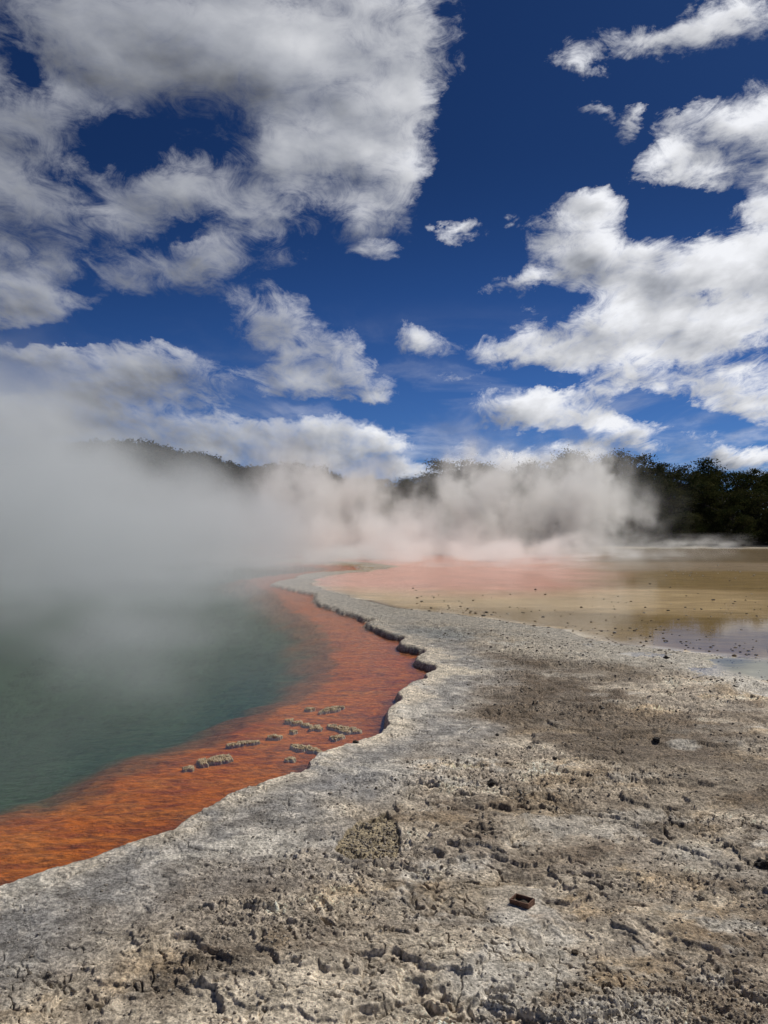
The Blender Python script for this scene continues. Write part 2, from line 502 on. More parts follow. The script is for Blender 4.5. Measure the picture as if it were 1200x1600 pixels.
    z = z * (1 - .72 * toward) - .004 * toward
    lin = sst(0, 2.5, -sl_)
    z = np.where(sl_ < 0, z * .45 - .010 - .05 * lin, z)
    pi_ = sst(0, .35, -pu)
    z = z * (1 - .8 * pi_) - pi_ * .024
    # far shore, a low pale bank and then the wooded slope
    far = sst(121, 127, y + fbm(x / 9, y / 9, 3, 70) * 2.2)
    z = z * (1 - far) + far * (0.10 + .25 * sst(127, 132, y))
    fx_ = np.clip(y - 131, 0, 400)
    z = z + np.minimum(fx_ * .085, 7.5)
    # pool: wall, orange shelf, drop
    knb = fbm(x / .35, y / .22, 5, 71, .6)
    qf1, qf2, _ = worley(x / .30 + knb * .8, y / .16 + knb, 72)
    shelf = -.094 - .006 * sst(0, .7, -sp) + (knb * .012 + (.5 - qf1) * .014 * near) * (1 - sst(-.1, .3, -dp))
    shelf = shelf - .030 * np.exp(-(dp / .25) ** 2) * 0
    deep = np.clip(-dp / 6.0, 0, 1)
    shelf = shelf - .018 * sst(-.4, .1, -dp) - deep * 1.3
    inside = sst(0.0, np.clip(.02 + dist * .006, .035, .30), -sp)
    lowtip = sst(33, 50, dist)
    z = z * (1 - inside) + shelf * inside
    # ------------------------------------------------------------ colours (albedo, lit by the scene's own lights)
    PALE, GREY, BROWN, TAN, WHITE, DARK = map(np.array, ((.67, .58, .45), (.36, .305, .24), (.19, .138, .090), (.52, .385, .23), (.80, .75, .65), (.080, .062, .048)))
    f_big = fbm(x / 1.9, y / 1.4, 5, 81, .58)
    f_mid = fbm(x / .42, y / .34, 5, 82, .6)
    f_sm = fine
    c = np.repeat(GREY[None], n, 0)
    c = mixc(c, PALE, sst(-.22, .30, f_mid + f_big * .7) * .85)
    c = mixc(c, TAN, sst(.0, .32, fbm(x / .8 + 7, y / .6, 5, 83, .6)) * .75 * (1 - apr))
    c = mixc(c, BROWN, sst(.05, .34, fbm(x / 1.1 + 3, y / .8, 5, 84, .6)) * .70 * (1 - apr * .8))
    c = mixc(c, BROWN, (1 - sst(.0, .22, fr1)) * .35 * (1 - apr))
    c = mixc(c, PALE, sst(.55, .84, fr1) * .30)
    # wide dark stretches of the middle distance
    dark = np.zeros(n)
    for (px, py, rx, ry, wt) in [(830, 1085, 150, 60, .9), (900, 1045, 140, 22, .7), (800, 1040, 60, 25, .8), (1010, 1150, 190, 55, .75), (1150, 1200, 200, 60, .6), (760, 1110, 90, 40, .6), (590, 945, 70, 12, .8), (700, 1000, 50, 8, .5), (940, 1250, 200, 50, .45), (330, 1530, 120, 50, .6), (420, 1480, 200, 30, .3)]:
        g0 = gnd(px, py); gr_ = gnd(px + rx, py); gn_ = gnd(px, py + ry)
        ax, ay = gr_[0] - g0[0], g0[1] - gn_[1]
        rr = ((x - g0[0] + f_big * ax * .4) / ax) ** 2 + ((y - g0[1] + f_mid * ay * .4) / (ay * 1.15)) ** 2
        dark = np.maximum(dark, wt * (1 - sst(.4, 1.25, rr + f_mid * .8)))
    c = mixc(c, BROWN * .66, np.clip(dark * 1.1, 0, .95) * (1 - apr * .9))
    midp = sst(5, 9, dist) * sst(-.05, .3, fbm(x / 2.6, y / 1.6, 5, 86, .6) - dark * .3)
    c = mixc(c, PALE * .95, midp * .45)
    # pits and cracks are darker, knob tops lighter
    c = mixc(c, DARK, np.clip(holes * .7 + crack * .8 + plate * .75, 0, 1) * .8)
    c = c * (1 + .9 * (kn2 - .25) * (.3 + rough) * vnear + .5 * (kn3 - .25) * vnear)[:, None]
    # apron: cool grey with bleached flakes
    ap = np.repeat(np.array([.30, .29, .275])[None], n, 0)
    ap = mixc(ap, np.array([.60, .56, .50]), sst(-.05, .28, fbm(x / .20, y / .16, 6, 87, .68)))
    ap = mixc(ap, np.array([.17, .158, .145]), sst(.10, .36, fbm(x / .30 + 4, y / .24, 6, 88, .66)) * .8)
    c = mixc(c, ap, apr * .9)
    c = mixc(c, np.array([.80, .70, .55]), np.exp(-(np.clip(sp - .05, 0, 9) / np.clip(.025 + dist * .022, 0, .40)) ** 2) * sst(-.5, .0, fbm(x / .3, y / .3, 4, 89)) * (.60 + .4 * sst(3.5, 6, dist)))
    # pale spots: round the box and others
    c = mixc(c, np.array([.66, .60, .51]), ring * .95)
    rs = np.exp(-(((x - BOXP[0] - .02) / .05) ** 2 + ((y - BOXP[1] + .085) / .035) ** 2))
    c = mixc(c, np.array([.42, .24, .10]), rs * .6)
    for (px, py, rr_, wt, cc) in [(430, 1590, .32, 1.0, PALE * 1.15), (1070, 1160, .10, .7, WHITE * .8), (775, 1390, .20, .6, np.array([.52, .43, .31])), (1085, 1325, .12, .6, WHITE * .85), (560, 1215, .3, .35, np.array([.34, .34, .35])), (1110, 1350, .2, .3, WHITE * .8), (840, 1300, .2, .3, PALE), (702, 1049, .36, .95, np.array([.78, .69, .54])), (676, 1026, .30, .9, np.array([.76, .67, .53])), (655, 1001, .34, .9, np.array([.72, .63, .50])), (640, 1084, .20, .8, np.array([.78, .68, .53])), (600, 974, .4, .7, np.array([.68, .60, .48]))]:
        g0 = gnd(px, py)
        c = mixc(c, cc, wt * (1 - sst(.5, 1.2, np.hypot((x - g0[0]) * .7, y - g0[1]) / rr_ + f_mid * .9)))
    chalk = sst(.10, .26, fbm(x / 1.3 + 21, y / .8, 6, 97, .62)) * (1 - dark)
    c = mixc(c, np.array([.70, .65, .56]), chalk * .85 * (1 - gi))
    # white streak beside the puddle
    for k, pts in enumerate([[(985, 1022), (1060, 1030), (1100, 1045), (1165, 1066)], [(1165, 1066), (1215, 1085), (1260, 1100)]]):
        P = [gnd(*p) for p in pts]
        d_ = np.full(n, 9.0)
        for a_, b_ in zip(P[:-1], P[1:]):
            ex, ey = b_[0] - a_[0], b_[1] - a_[1]
            t_ = np.clip(((x - a_[0]) * ex + (y - a_[1]) * ey) / (ex * ex + ey * ey), 0, 1)
            d_ = np.minimum(d_, np.hypot(x - a_[0] - ex * t_, y - a_[1] - ey * t_))
        c = mixc(c, WHITE * .95, (1 - sst(.08, .34, d_ + f_mid * .3)) * .85)
    # gravel hollow
    gcol = np.array([.36, .295, .19])[None] * (0.65 + .9 * kn3 * vnear + .5 * (f_sm + .2))[:, None]
    c = np.where((gi > .5)[:, None], gcol, c)
    # near the lake: pale, salty, with the strip of blue water-stained crust
    shore = (1 - sst(.2, np.clip(dist * .24, .8, 4.6), sl_ + f_big * 1.6)) * (sl_ > 0)
    c = mixc(c, np.array([.62, .57, .475]), shore * .85)
    c = mixc(c, np.array([.30, .32, .315]), (1 - sst(-.4, .5, bl + f_mid * .6)) * .75)
    tipy = (np.exp(-(np.clip(sp, 0, 20) / 2.6) ** 2)) * sst(31, 40, dist)
    c = mixc(c, np.array([.46, .29, .12]), tipy * sst(-.3, .3, f_big + f_mid) * .8)
    land = c.copy()
    # lake floor: broad washes of sediment
    b = np.repeat(np.array([.25, .175, .070])[None], n, 0)
    fl = fbm(x / 7, y / 4, 4, 91)
    fl2 = fbm(x / 2.5, y / 1.1, 5, 92, .6)
    b = mixc(b, np.array([.31, .225, .115]), (1 - sst(.0, 2.2, -sl_ + fl2 * 1.2)) * .8)
    # cream zone then salmon zone, read at their distance
    yy = y + fl * 2.2 + x * .10
    cream = sst(15.5, 19, yy) * (1 - sst(24, 28, yy)) * (1 - sst(7.5, 12, x + fl * 3))
    pink = sst(20.5, 27.5, yy) * (1 - sst(75, 95, yy)) * (1 - sst(.20, .36, x / y + fl * .05))
    b = mixc(b, np.array([.56, .43, .26]), cream * .9)
    b = mixc(b, np.array([.70, .37, .31]), pink * .95)
    b = mixc(b, np.array([.40, .30, .17]), sst(-.05, .2, -x / y) * sst(.0, 6, -sl_) * 0)
    ol = sst(48, 60, yy) * sst(.22, .34, x / y)
    b = mixc(b, np.array([.105, .072, .032]), ol * .8)
    b = mixc(b, np.array([.30, .235, .17]), sst(38, 42, yy) * (1 - sst(50, 58, yy)) * sst(.24, .36, x / y) * .8)
    b = b * (1 + .35 * fl2)[:, None]
    c = np.where((sl_ < 0)[:, None], mixc(c, b, sst(.0, .5, -sl_)), c)
    c = mixc(c, np.array([.26, .265, .20]), pi_)
    # far bank
    c = mixc(c, np.array([.45, .38, .26]), far * (1 - sst(128, 131, y)))
    c = mixc(c, np.array([.035, .032, .02]), sst(129, 132, y))
    # pool floor: orange microbes on the shelf, dark green water body below
    og = np.repeat(np.array([.64, .152, .012])[None], n, 0)
    og = mixc(og, np.array([.70, .215, .035]), sst(-.1, .35, fbm(x / .9, y / .35, 5, 93, .6)) * .7)
    og = mixc(og, np.array([.38, .075, .018]), sst(-.05, .3, fbm(x / .5 + 8, y / .16, 6, 94, .62)) * .75)
    veins = 1 - sst(.0, .11, np.abs(fbm(x / .55, y / .16, 5, 95, .6)))
    og = mixc(og, np.array([.13, .045, .025]), veins * .55 * sst(-.2, .15, fbm(x / 1.2, y / .8, 3, 96)))
    og = mixc(og, np.array([.12, .05, .03]), (1 - sst(.0, .30, -sp + f_mid * .2)) * .8)
    og = mixc(og, np.array([.33, .085, .06]), sst(8, 14, dist) * .35)  # farther shelf redder and duller: steam haze put into the colour
    og = mixc(og, np.array([.17, .085, .03]), sst(-.22, .0, -dp + f_mid * .12) * .7)
    og = mixc(og, np.array([.046, .094, .048]), sst(0.0, 1.0, -dp / (.22 + .045 * dist) + f_mid * .10))
    c = np.where((sp < .0)[:, None], mixc(mixc(c, np.array([.25, .19, .14]), inside * .6), og, sst(.66, .97, inside)), c)
    reg = np.where(sp < -.06, 1, np.where(((sl_ < -.05) & (y < 124)) | (pu < -.1), 2, 0))
    reg = np.where(y > 131, 3, reg)
    return z, np.clip(c, 0.004, .8), reg, sp, sl_, rough, apr


hz = np.zeros(gx.size)
gc = np.zeros((gx.size, 3))
reg = np.zeros(gx.size, int)
rgh = np.zeros(gx.size)
CH = 260000
for i in range(0, gx.size, CH):
    s_ = slice(i, i + CH)
    hz[s_], gc[s_], reg[s_], _, _, rr, ap = relief(gx[s_], gy[s_], dist[s_])
    rgh[s_] = rr

# a coarse height look-up so that small things can rest on the ground
def ground_z(x, y):
    z, _, _, _, _, _, _ = relief(np.array([x, x + 1e-4]), np.array([y, y]), np.array([math.hypot(x, y)] * 2))
    return float(z[0])


# materials of the ground
def ground_mat(name, kind):
    m, nt, out = material(name)
    pos = nt.n('ShaderNodeNewGeometry').outputs['Position']
    col = nt.n('ShaderNodeVertexColor', layer_name='tint').outputs['Color']
    if kind == 'land':
        a = nt.noise(pos, 9, 8, 0.68)
        b = nt.noise(pos, 55, 6, 0.7)
        fl = nt.vor(pos, 60)
        mlt = nt.m('MULTIPLY', nt.rmp(a, .30, .70, .62, 1.36), nt.rmp(b, .34, .66, .50, 1.50))
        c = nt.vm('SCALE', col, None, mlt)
        c = nt.mix(nt.m('MULTIPLY', nt.rmp(nt.noise(pos, 150, 3, 0.6), .60, .70), .55), c, (.62, .58, .50))
        c = nt.mix(nt.m('MULTIPLY', nt.rmp(nt.noise(pos, 38, 5, 0.7), .60, .68), .6), c, (.07, .058, .045))
        sepz = nt.n('ShaderNodeSeparateXYZ', {0: pos})
        far = nt.rmp(sepz.outputs[1], 6, 16)
        spk = nt.noise(nt.vm('MULTIPLY', pos, (1, .55, 1)), 7.5, 8, 0.8)
        c = nt.mix(nt.m('MULTIPLY', far, nt.rmp(spk, .55, .63, 0, .75)), c, (.07, .058, .045))
        c = nt.mix(nt.m('MULTIPLY', far, nt.rmp(spk, .45, .36, 0, .6)), c, (.60, .56, .48))
        h = nt.m('ADD', nt.m('MULTIPLY', nt.noise(pos, 60, 7, 0.75), .019), nt.m('MULTIPLY', nt.m('MULTIPLY', far, nt.noise(pos, 8, 8, 0.78)), .20))
        bp = nt.n('ShaderNodeBump', {'Height': h, 'Strength': 0.9, 'Distance': 1.0})
        bs = nt.n('ShaderNodeBsdfPrincipled', {'Base Color': c, 'Roughness': .82, 'Specular IOR Level': .30, 'Normal': bp.outputs[0]})
    elif kind == 'pool':
        a = nt.noise(nt.vm('MULTIPLY', pos, (1, 1.9, 1)), 14, 8, 0.7)
        c = nt.vm('SCALE', col, None, nt.rmp(a, .32, .68, .55, 1.35))
        h = nt.m('MULTIPLY', nt.noise(nt.vm('MULTIPLY', pos, (1, 1.8, 1)), 12, 7, 0.65), .05)
        bp = nt.n('ShaderNodeBump', {'Height': h, 'Strength': 0.8, 'Distance': 1.0})
        bs = nt.n('ShaderNodeBsdfPrincipled', {'Base Color': c, 'Roughness': .7, 'Specular IOR Level': .1, 'Normal': bp.outputs[0]})
    else:
        a = nt.noise(nt.vm('MULTIPLY', pos, (.5, 1.4, 1)), 2.2, 8, 0.68)
        c = nt.vm('SCALE', col, None, nt.rmp(a, .30, .70, .78, 1.22))
        bs = nt.n('ShaderNodeBsdfPrincipled', {'Base Color': c, 'Roughness': .9, 'Specular IOR Level': .1})
    nt.put(out.inputs[0], bs.outputs[0])
    return m


M_LAND = ground_mat('grey_sinter', 'land')
M_BED = ground_mat('orange_microbe_mat', 'pool')
M_LAKEBED = ground_mat('lake_sediment', 'lake')
ii = (np.arange(nr - 1)[:, None] * nc + np.arange(nc - 1)[None, :]).ravel()
quads = np.stack([ii, ii + 1, ii + nc + 1, ii + nc], 1)
qreg = np.min(reg[quads], 1)
qreg = np.where(np.max(reg[quads], 1) != qreg, 0, qreg)
VV = np.stack([gx, gy, hz], 1)
for k, nm, mt, lab in ((0, 'ground', M_LAND, None), (1, 'pool_bed', M_BED, None), (2, 'lake_bed', M_LAKEBED, None), (3, 'hill', M_LAKEBED, None)):
    f = quads[qreg == k]
    used, inv = np.unique(f, return_inverse=True)
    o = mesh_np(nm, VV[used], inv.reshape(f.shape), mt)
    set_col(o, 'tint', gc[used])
    tag(o, kind='structure')
del VV


# ------------------------------------------------------------------ water
def water_mat(name, tint, ripple, rscale, ior, cap, rough):
    m, nt, out = material(name)
    pos = nt.n('ShaderNodeNewGeometry').outputs['Position']
    h = nt.m('MULTIPLY', nt.noise(nt.vm('MULTIPLY', pos, (1, 1.6, 1)), rscale, 4, 0.55), ripple)
    bp = nt.n('ShaderNodeBump', {'Height': h, 'Strength': 1.0, 'Distance': 1.0})
    fr = nt.n('ShaderNodeFresnel', {'IOR': ior, 'Normal': bp.outputs[0]}).outputs[0]
    fac = nt.m('MINIMUM', fr, cap)
    tr = nt.n('ShaderNodeBsdfTransparent', {'Color': (*tint, 1)})
    gl = nt.n('ShaderNodeBsdfGlossy', {'Color': (1, 1, 1, 1), 'Roughness': rough, 'Normal': bp.outputs[0]})
    mx = nt.n('ShaderNodeMixShader', {0: fac, 1: tr.outputs[0], 2: gl.outputs[0]})
    nt.put(out.inputs[0], mx.outputs[0])
    return m


def sheet(name, poly, z, mat):
    n = len(poly)
    me = bpy.data.meshes.new(name)
    me.from_pydata([(p[0], p[1], z) for p in poly], [], [list(range(n))])
    me.materials.append(mat)
    o = bpy.data.objects.new(name, me)
    COL.objects.link(o)
    return tag(o, kind='structure')


M_POOLW = water_mat('hot_pool_water', (.90, .95, .93), .0020, 9, 1.23, .16, .10)
M_LAKEW = water_mat('shallow_lake_water', (.97, .95, .90), .0006, 4, 1.29, .27, .04)
grow = [(x + .0, y) for x, y in POOL]
# the sheets run a little way under the banks
cxp, cyp = -12.0, 14.0
sheet('pool_water', [(-100, 1.0), (-12, .8), (-4, 1.5), (-1.3, 3.0), (-.6, 4.2), (.1, 5.1), (.9, 6.6), (1.1, 8.2), (1.5, 9.8), (1.0, 12.5), (.6, 15.5), (-.1, 19), (-1.6, 23), (-3.1, 28),
                    (-3.2, 34), (-1.0, 44), (-2.8, 52), (-5, 58), (-60, 74), (-100, 72)], WZ, M_POOLW)
lk = [gnd(*p) for p in [(490, 912), (500, 926), (545, 940), (610, 956), (700, 968), (800, 982), (866, 993), (917, 1008), (967, 1020), (1040, 1036), (1090, 1060), (1150, 1085), (1160, 1125), (1260, 1140), (1500, 1120)]]
sheet('lake_water', lk + [(60, 8), (180, 60), (180, 127.5), (-40, 127.5), (-40, 100)] + [gnd(545, 874), gnd(560, 895), gnd(510, 899)], LZ, M_LAKEW)

# ------------------------------------------------------------------ rusty iron box standing in the pale ring
M_RUST = simple('rusty_iron', (.10, .048, .032), (.24, .125, .08), 40, .75, .5, 140, .35)
M_GRIT = simple('box_sediment', (.10, .08, .06), (.20, .16, .12), 60, .95, .8)


def iron_box():
    import bmesh
    L, Wd, H, T = .092, .064, .020, .006
    bm = bmesh.new()
    outer, inner = [(-L / 2, -Wd / 2), (L / 2, -Wd / 2), (L / 2, Wd / 2), (-L / 2, Wd / 2)], [(-L / 2 + T, -Wd / 2 + T), (L / 2 - T, -Wd / 2 + T), (L / 2 - T, Wd / 2 - T), (-L / 2 + T, Wd / 2 - T)]
    rings = []
    for pts, z in ((outer, -.02), (outer, H), (inner, H), (inner, -.02)):
        rings.append([bm.verts.new((p[0], p[1], z)) for p in pts])
    for a, b in zip(rings[:-1], rings[1:]):
        for i in range(4):
            bm.faces.new((a[i], a[(i + 1) % 4], b[(i + 1) % 4], b[i]))
    bmesh.ops.bevel(bm, geom=[e for e in bm.edges if e.calc_length() > .02], offset=.0012, segments=2, affect='EDGES')
    bmesh.ops.subdivide_edges(bm, edges=[e for e in bm.edges if e.calc_length() > .02], cuts=5, use_grid_fill=True)
    for v in bm.verts:
        n = perlin(np.array([v.co.x * 60 + v.co.z * 31]), np.array([v.co.y * 60 + 5 + v.co.z * 17]), 4)[0]
        v.co += Vector((n, -n * .7, n * .9 if v.co.z > .02 else 0)) * .0018
    me = bpy.data.meshes.new('rusty_box')
    bm.to_mesh(me); bm.free()
    me.materials.append(M_RUST)
    o = bpy.data.objects.new('iron_box', me)
    COL.objects.link(o)
    s = bpy.data.meshes.new('sediment')
    g = 9
    vs, fs = [], []
    for j in range(g):
        for i in range(g):
            u, v = i / (g - 1) - .5, j / (g - 1) - .5
            vs.append((u * (L - T), v * (Wd - T), .003 + .004 * math.sin(u * 9 + v * 5) + .002 * random.random()))
    for j in range(g - 1):
        for i in range(g - 1):
            fs.append((j * g + i, j * g + i + 1, (j + 1) * g + i + 1, (j + 1) * g + i))
    s.from_pydata(vs, [], fs)
    s.materials.append(M_GRIT)
    so_ = bpy.data.objects.new('sediment', s)
    COL.objects.link(so_)
    so_.parent = o
    o.location = (BOXP[0], BOXP[1], .002)
    o.rotation_euler = (R(2), R(-2), R(-37))
    tag(o, 'small open rusty iron box set in the pale patch of grey crust', 'metal box')


iron_box()


# ------------------------------------------------------------------ stones
def rock_mesh(name, seed, flat=.7, sub=2):
    import bmesh
    bm = bmesh.new()
    bmesh.ops.create_icosphere(bm, subdivisions=sub, radius=1)
    P = np.array([v.co[:] for v in bm.verts])
    n = fbm(P[:, 0] * 1.3 + seed * 7, P[:, 1] * 1.3 + P[:, 2] * 1.7, 3, seed)
    n2 = perlin(P[:, 2] * 2.1 + seed, P[:, 0] * 2.1 - P[:, 1], seed + 3)
    for v, a, b in zip(bm.verts, n, n2):
        v.co *= 1 + a * .9 + b * .25
        v.co.z *= flat
        if v.co.z < -.35: v.co.z = -.35
    me = bpy.data.meshes.new(name)
    bm.to_mesh(me); bm.free()
    return me


M_DSTONE = simple('dark_stone', (.035, .03, .026), (.10, .085, .07), 6, .8, .6)
M_PSTONE = simple('pale_stone', (.30, .26, .20), (.55, .50, .42), 6, .85, .6)
M_BSTONE = simple('brown_stone', (.09, .065, .045), (.22, .17, .12), 6, .85, .6)
LONE = [
    (1041, 1031, .045, M_DSTONE, 'dark_stone', 'black pebble sitting on the white salty streak near the puddle'),
    (1147, 1075, .030, M_DSTONE, 'dark_stone', 'small dark pebble on pale crust below the grey-green puddle'),
    (1026, 1157, .040, M_DSTONE, 'dark_stone', 'dark pebble beside the small white patch on brown crust'),
    (867, 1182, .026, M_DSTONE, 'dark_stone', 'dark pebble alone on the brown crust above the middle crack'),
    (777, 1146, .022, M_DSTONE, 'dark_stone', 'tiny dark pebble to the right of the white twig'),
    (768, 1230, .036, M_DSTONE, 'dark_stone', 'dark lumpy stone at the left end of the long crack'),
    (1193, 1352, .050, M_DSTONE, 'dark_rock', 'dark fist-sized rock cut by the right edge of the photo'),
    (1108, 1363, .014, M_DSTONE, 'dark_stone', 'tiny black pebble left of the dark fist-sized rock'),
    (556, 1163, .026, M_DSTONE, 'dark_stone', 'dark pebble lying on the pale rim of the orange shelf'),
    (898, 1479, .018, M_BSTONE, 'brown_stone', 'brown pebble on the rough crust below the iron box'),
]
for k, (px, py, r, mt, nm, lab) in enumerate(LONE):
    me = rock_mesh(nm, 20 + k, .75, 3)
    me.materials.append(mt)
    o = bpy.data.objects.new(nm, me)
    COL.objects.link(o)
    x, y = gnd(px, py)
    o.location = (x, y, ground_z(x, y) + r * .22)
    o.scale = (r * .75, r * .62, r * .7)
    o.rotation_euler = (0, 0, random.random() * 6)
    tag(o, lab, 'stone')

# stones in the shallow water: three hundred of them in view, each an object
STN = []
for k in range(6):
    me = rock_mesh('pebble', 40 + k, .6, 1)
    me.materials.append((M_DSTONE, M_BSTONE, M_PSTONE)[k % 3])
    STN.append(me)
LK = np.array(LAKE)
placed = 0
tries = 0
while placed < 285 and tries < 60000:
    tries += 1
    if random.random() < .55:
        px = random.uniform(640, 1205); base = np.interp(px, [p[0] for p in LAKEPX], [p[1] for p in LAKEPX])
        py = base + random.gauss(-6, 9) - abs(random.gauss(0, 1)) * 6
    elif random.random() < .65:
        px = random.uniform(880, 1205); py = random.uniform(930, 1015)
    elif random.random() < .5:
        px = random.uniform(1040, 1205); py = random.uniform(883, 905)
    else:
        px = random.uniform(640, 1205); py = random.uniform(905, 960)
    x, y = gnd(px, py)
    if sdf(np.array([x]), np.array([y]), LAKE)[0] > .6: continue
    r = random.uniform(.5, 1.3) * (.009 + .0010 * y) * (1.0 if random.random() < .85 else 1.5)
    k = random.choices(range(6), [4, 4, 4, 4, 4, 4])[0] if py > 906 else random.choice((2, 5))
    o = bpy.data.objects.new('pebble', STN[k])
    COL.objects.link(o)
    o.location = (x, y, max(ground_z(x, y), LZ - .004) + r * .12)
    o.scale = (r, r, r * .9)
    o.rotation_euler = (0, 0, random.random() * 6)
    tag(o, ('small dark brown stone standing in the shallow tan water', 'small tan stone standing in the shallow tan water', 'small pale stone standing in the shallow tan water')[(0, 1, 2)[k % 3]], 'stone', ('dark stones scattered in the shallow lake', 'brown stones scattered in the shallow lake', 'pale stones scattered in the shallow lake')[k % 3])
    placed += 1


# loose grit on the crust, too fine to count
def grit(name, pts, sizes, mat, seed):
    base = []
    for k in range(5):
        me = rock_mesh('tmp', seed + k, .75, 1)
        V = np.array([v.co[:] for v in me.vertices]); F = np.array([p.vertices[:] for p in me.polygons])
        bpy.data.meshes.remove(me)
        base.append((V, F))
    Vs, Fs, off = [], [], 0
    for (p, s) in zip(pts, sizes):
        V, F = base[random.randrange(5)]
        a = random.random() * 6.28
        c_, s_ = math.cos(a), math.sin(a)
        W_ = V * s * np.array([1, random.uniform(.6, 1), random.uniform(.7, 1)])
        Vs.append(np.stack([W_[:, 0] * c_ - W_[:, 1] * s_ + p[0], W_[:, 0] * s_ + W_[:, 1] * c_ + p[1], W_[:, 2] + p[2]], 1))
        Fs.append(F + off); off += len(V)
    return mesh_np(name, np.concatenate(Vs), np.concatenate(Fs), mat)


def grit_points(n, ymin, ymax, polys, power=1.0):
    P = []
    while len(P) < n:
        k = 4000
        py = rng.uniform(ymin, ymax, k); px = rng.uniform(-120, 1320, k)
        XY = np.array([gnd(a, b) for a, b in zip(px, py)])
        z, _, rg, sp_, sl__, rough_, apr_ = relief(XY[:, 0], XY[:, 1], np.hypot(XY[:, 0], XY[:, 1]))
        ok = (sp_ > .08) & (sl__ > -.1) & (rng.random(k) < (.15 + rough_) * (1 - .75 * apr_))
        for a in np.nonzero(ok)[0]:
            P.append((XY[a, 0], XY[a, 1], z[a]))
    return P[:n]


M_GRAVEL = simple('loose_grit', (.13, .105, .08), (.42, .37, .30), 45, .9, .4)
GP = grit_points(9000, 985, 1620, None)
GS = [random.choice((1, 1, 1, 1.5, 2.1)) * (.0014 + .0008 * p[1]) * random.uniform(.6, 1.3) for p in GP]
# pebbly floor of the small hollow
gpx = []
for _ in range(2600):
    x = random.uniform(-.45, .2); y = random.uniform(3.55, 4.6)
    gpx.append((x, y))
gpa = np.array(gpx)
inn = sdf(gpa[:, 0], gpa[:, 1], GRAV) < -.02
gpa = gpa[inn]
zg, *_ = relief(gpa[:, 0], gpa[:, 1], np.hypot(gpa[:, 0], gpa[:, 1]))
GP += [(a[0], a[1], b) for a, b in zip(gpa, zg)]
GS += [random.uniform(.004, .0085) for _ in gpa]
o = grit('gravel', GP, GS, M_GRAVEL, 60)
tag(o, 'loose grit and crumbs of crust scattered over the grey sinter', 'gravel', kind='stuff')

# pale twig
M_TWIG = simple('bleached_wood', (.55, .52, .46), (.72, .70, .64), 30, .7, .3)


def tube(pts, rads, seg=8):
    pts = [Vector(p) for p in pts]
    V, F = [], []
    for i, p in enumerate(pts):
        t = (pts[min(i + 1, len(pts) - 1)] - pts[max(i - 1, 0)]).normalized()
        a = t.orthogonal().normalized(); b = t.cross(a)
        for k in range(seg):
            w = 2 * math.pi * k / seg
            V.append(tuple(p + (a * math.cos(w) + b * math.sin(w)) * rads[i]))
    for i in range(len(pts) - 1):
        for k in range(seg):
            F.append((i * seg + k, i * seg + (k + 1) % seg, (i + 1) * seg + (k + 1) % seg, (i + 1) * seg + k))
    return np.array(V), np.array(F)


a = gnd(731, 1143); b = gnd(739, 1139); c = gnd(748, 1138)
zz = max(ground_z(*a), ground_z(*b), ground_z(*c)) + .008
V, F = tube([(a[0], a[1], zz), ((a[0] + b[0]) / 2, (a[1] + b[1]) / 2 + .01, zz + .008), (b[0], b[1] + .01, zz + .01), (c[0], c[1], zz)], [.003, .0055, .006, .003])
o = mesh_np('twig', V, F, M_TWIG)
tag(o, 'short curved white twig lying on the grey crust', 'twig')

# ------------------------------------------------------------------ knobbly crust islands on the orange shelf
M_ISLE = simple('tan_sinter_knobs', (.36, .25, .14), (.70, .57, .38), 60, .85, .6, 120)
ISL = [
    (335, 1186, 29, 10, 6, 'largest knobbly tan crust island, low left on the orange shelf'),
    (295, 1199, 8, 5, 0, 'small round crust knob just left of the largest island'),
    (380, 1160, 26, 4, 7, 'long thin crust ridge nearest the green water, above the largest island'),
    (429, 1150, 11, 3.5, 3, 'short flat crust island between the thin ridge and the clustered islands'),
    (458, 1142, 5, 2.5, 0, 'tiny crust knob below the row of four small islands'),
    (452, 1125, 6, 3, 0, 'leftmost of the row of four small crust islands'),
    (465, 1128, 9, 3, 0, 'second from the left in the row of four small crust islands'),
    (479, 1132, 8, 3.5, -8, 'third from the left in the row of four small crust islands'),
    (494, 1136, 10, 5.5, 0, 'rightmost and tallest of the row of four small crust islands'),
    (519, 1107, 20, 6, 14, 'hooked crust island farthest out near the green water, uppermost right'),
    (483, 1107, 7, 3, 0, 'small crust knob left of the hooked island'),
    (538, 1138, 29, 7, -9, 'long tan crust island pointing at the rim, right of the row of four'),
    (527, 1151, 11, 5.5, 8, 'rounded crust island just below the long right-hand island'),
    (477, 1168, 30, 6, -12, 'long crust island running into the grey rim, low middle'),
    (454, 1185, 8, 4, 0, 'small brown half-drowned crust patch below the long low island'),
]
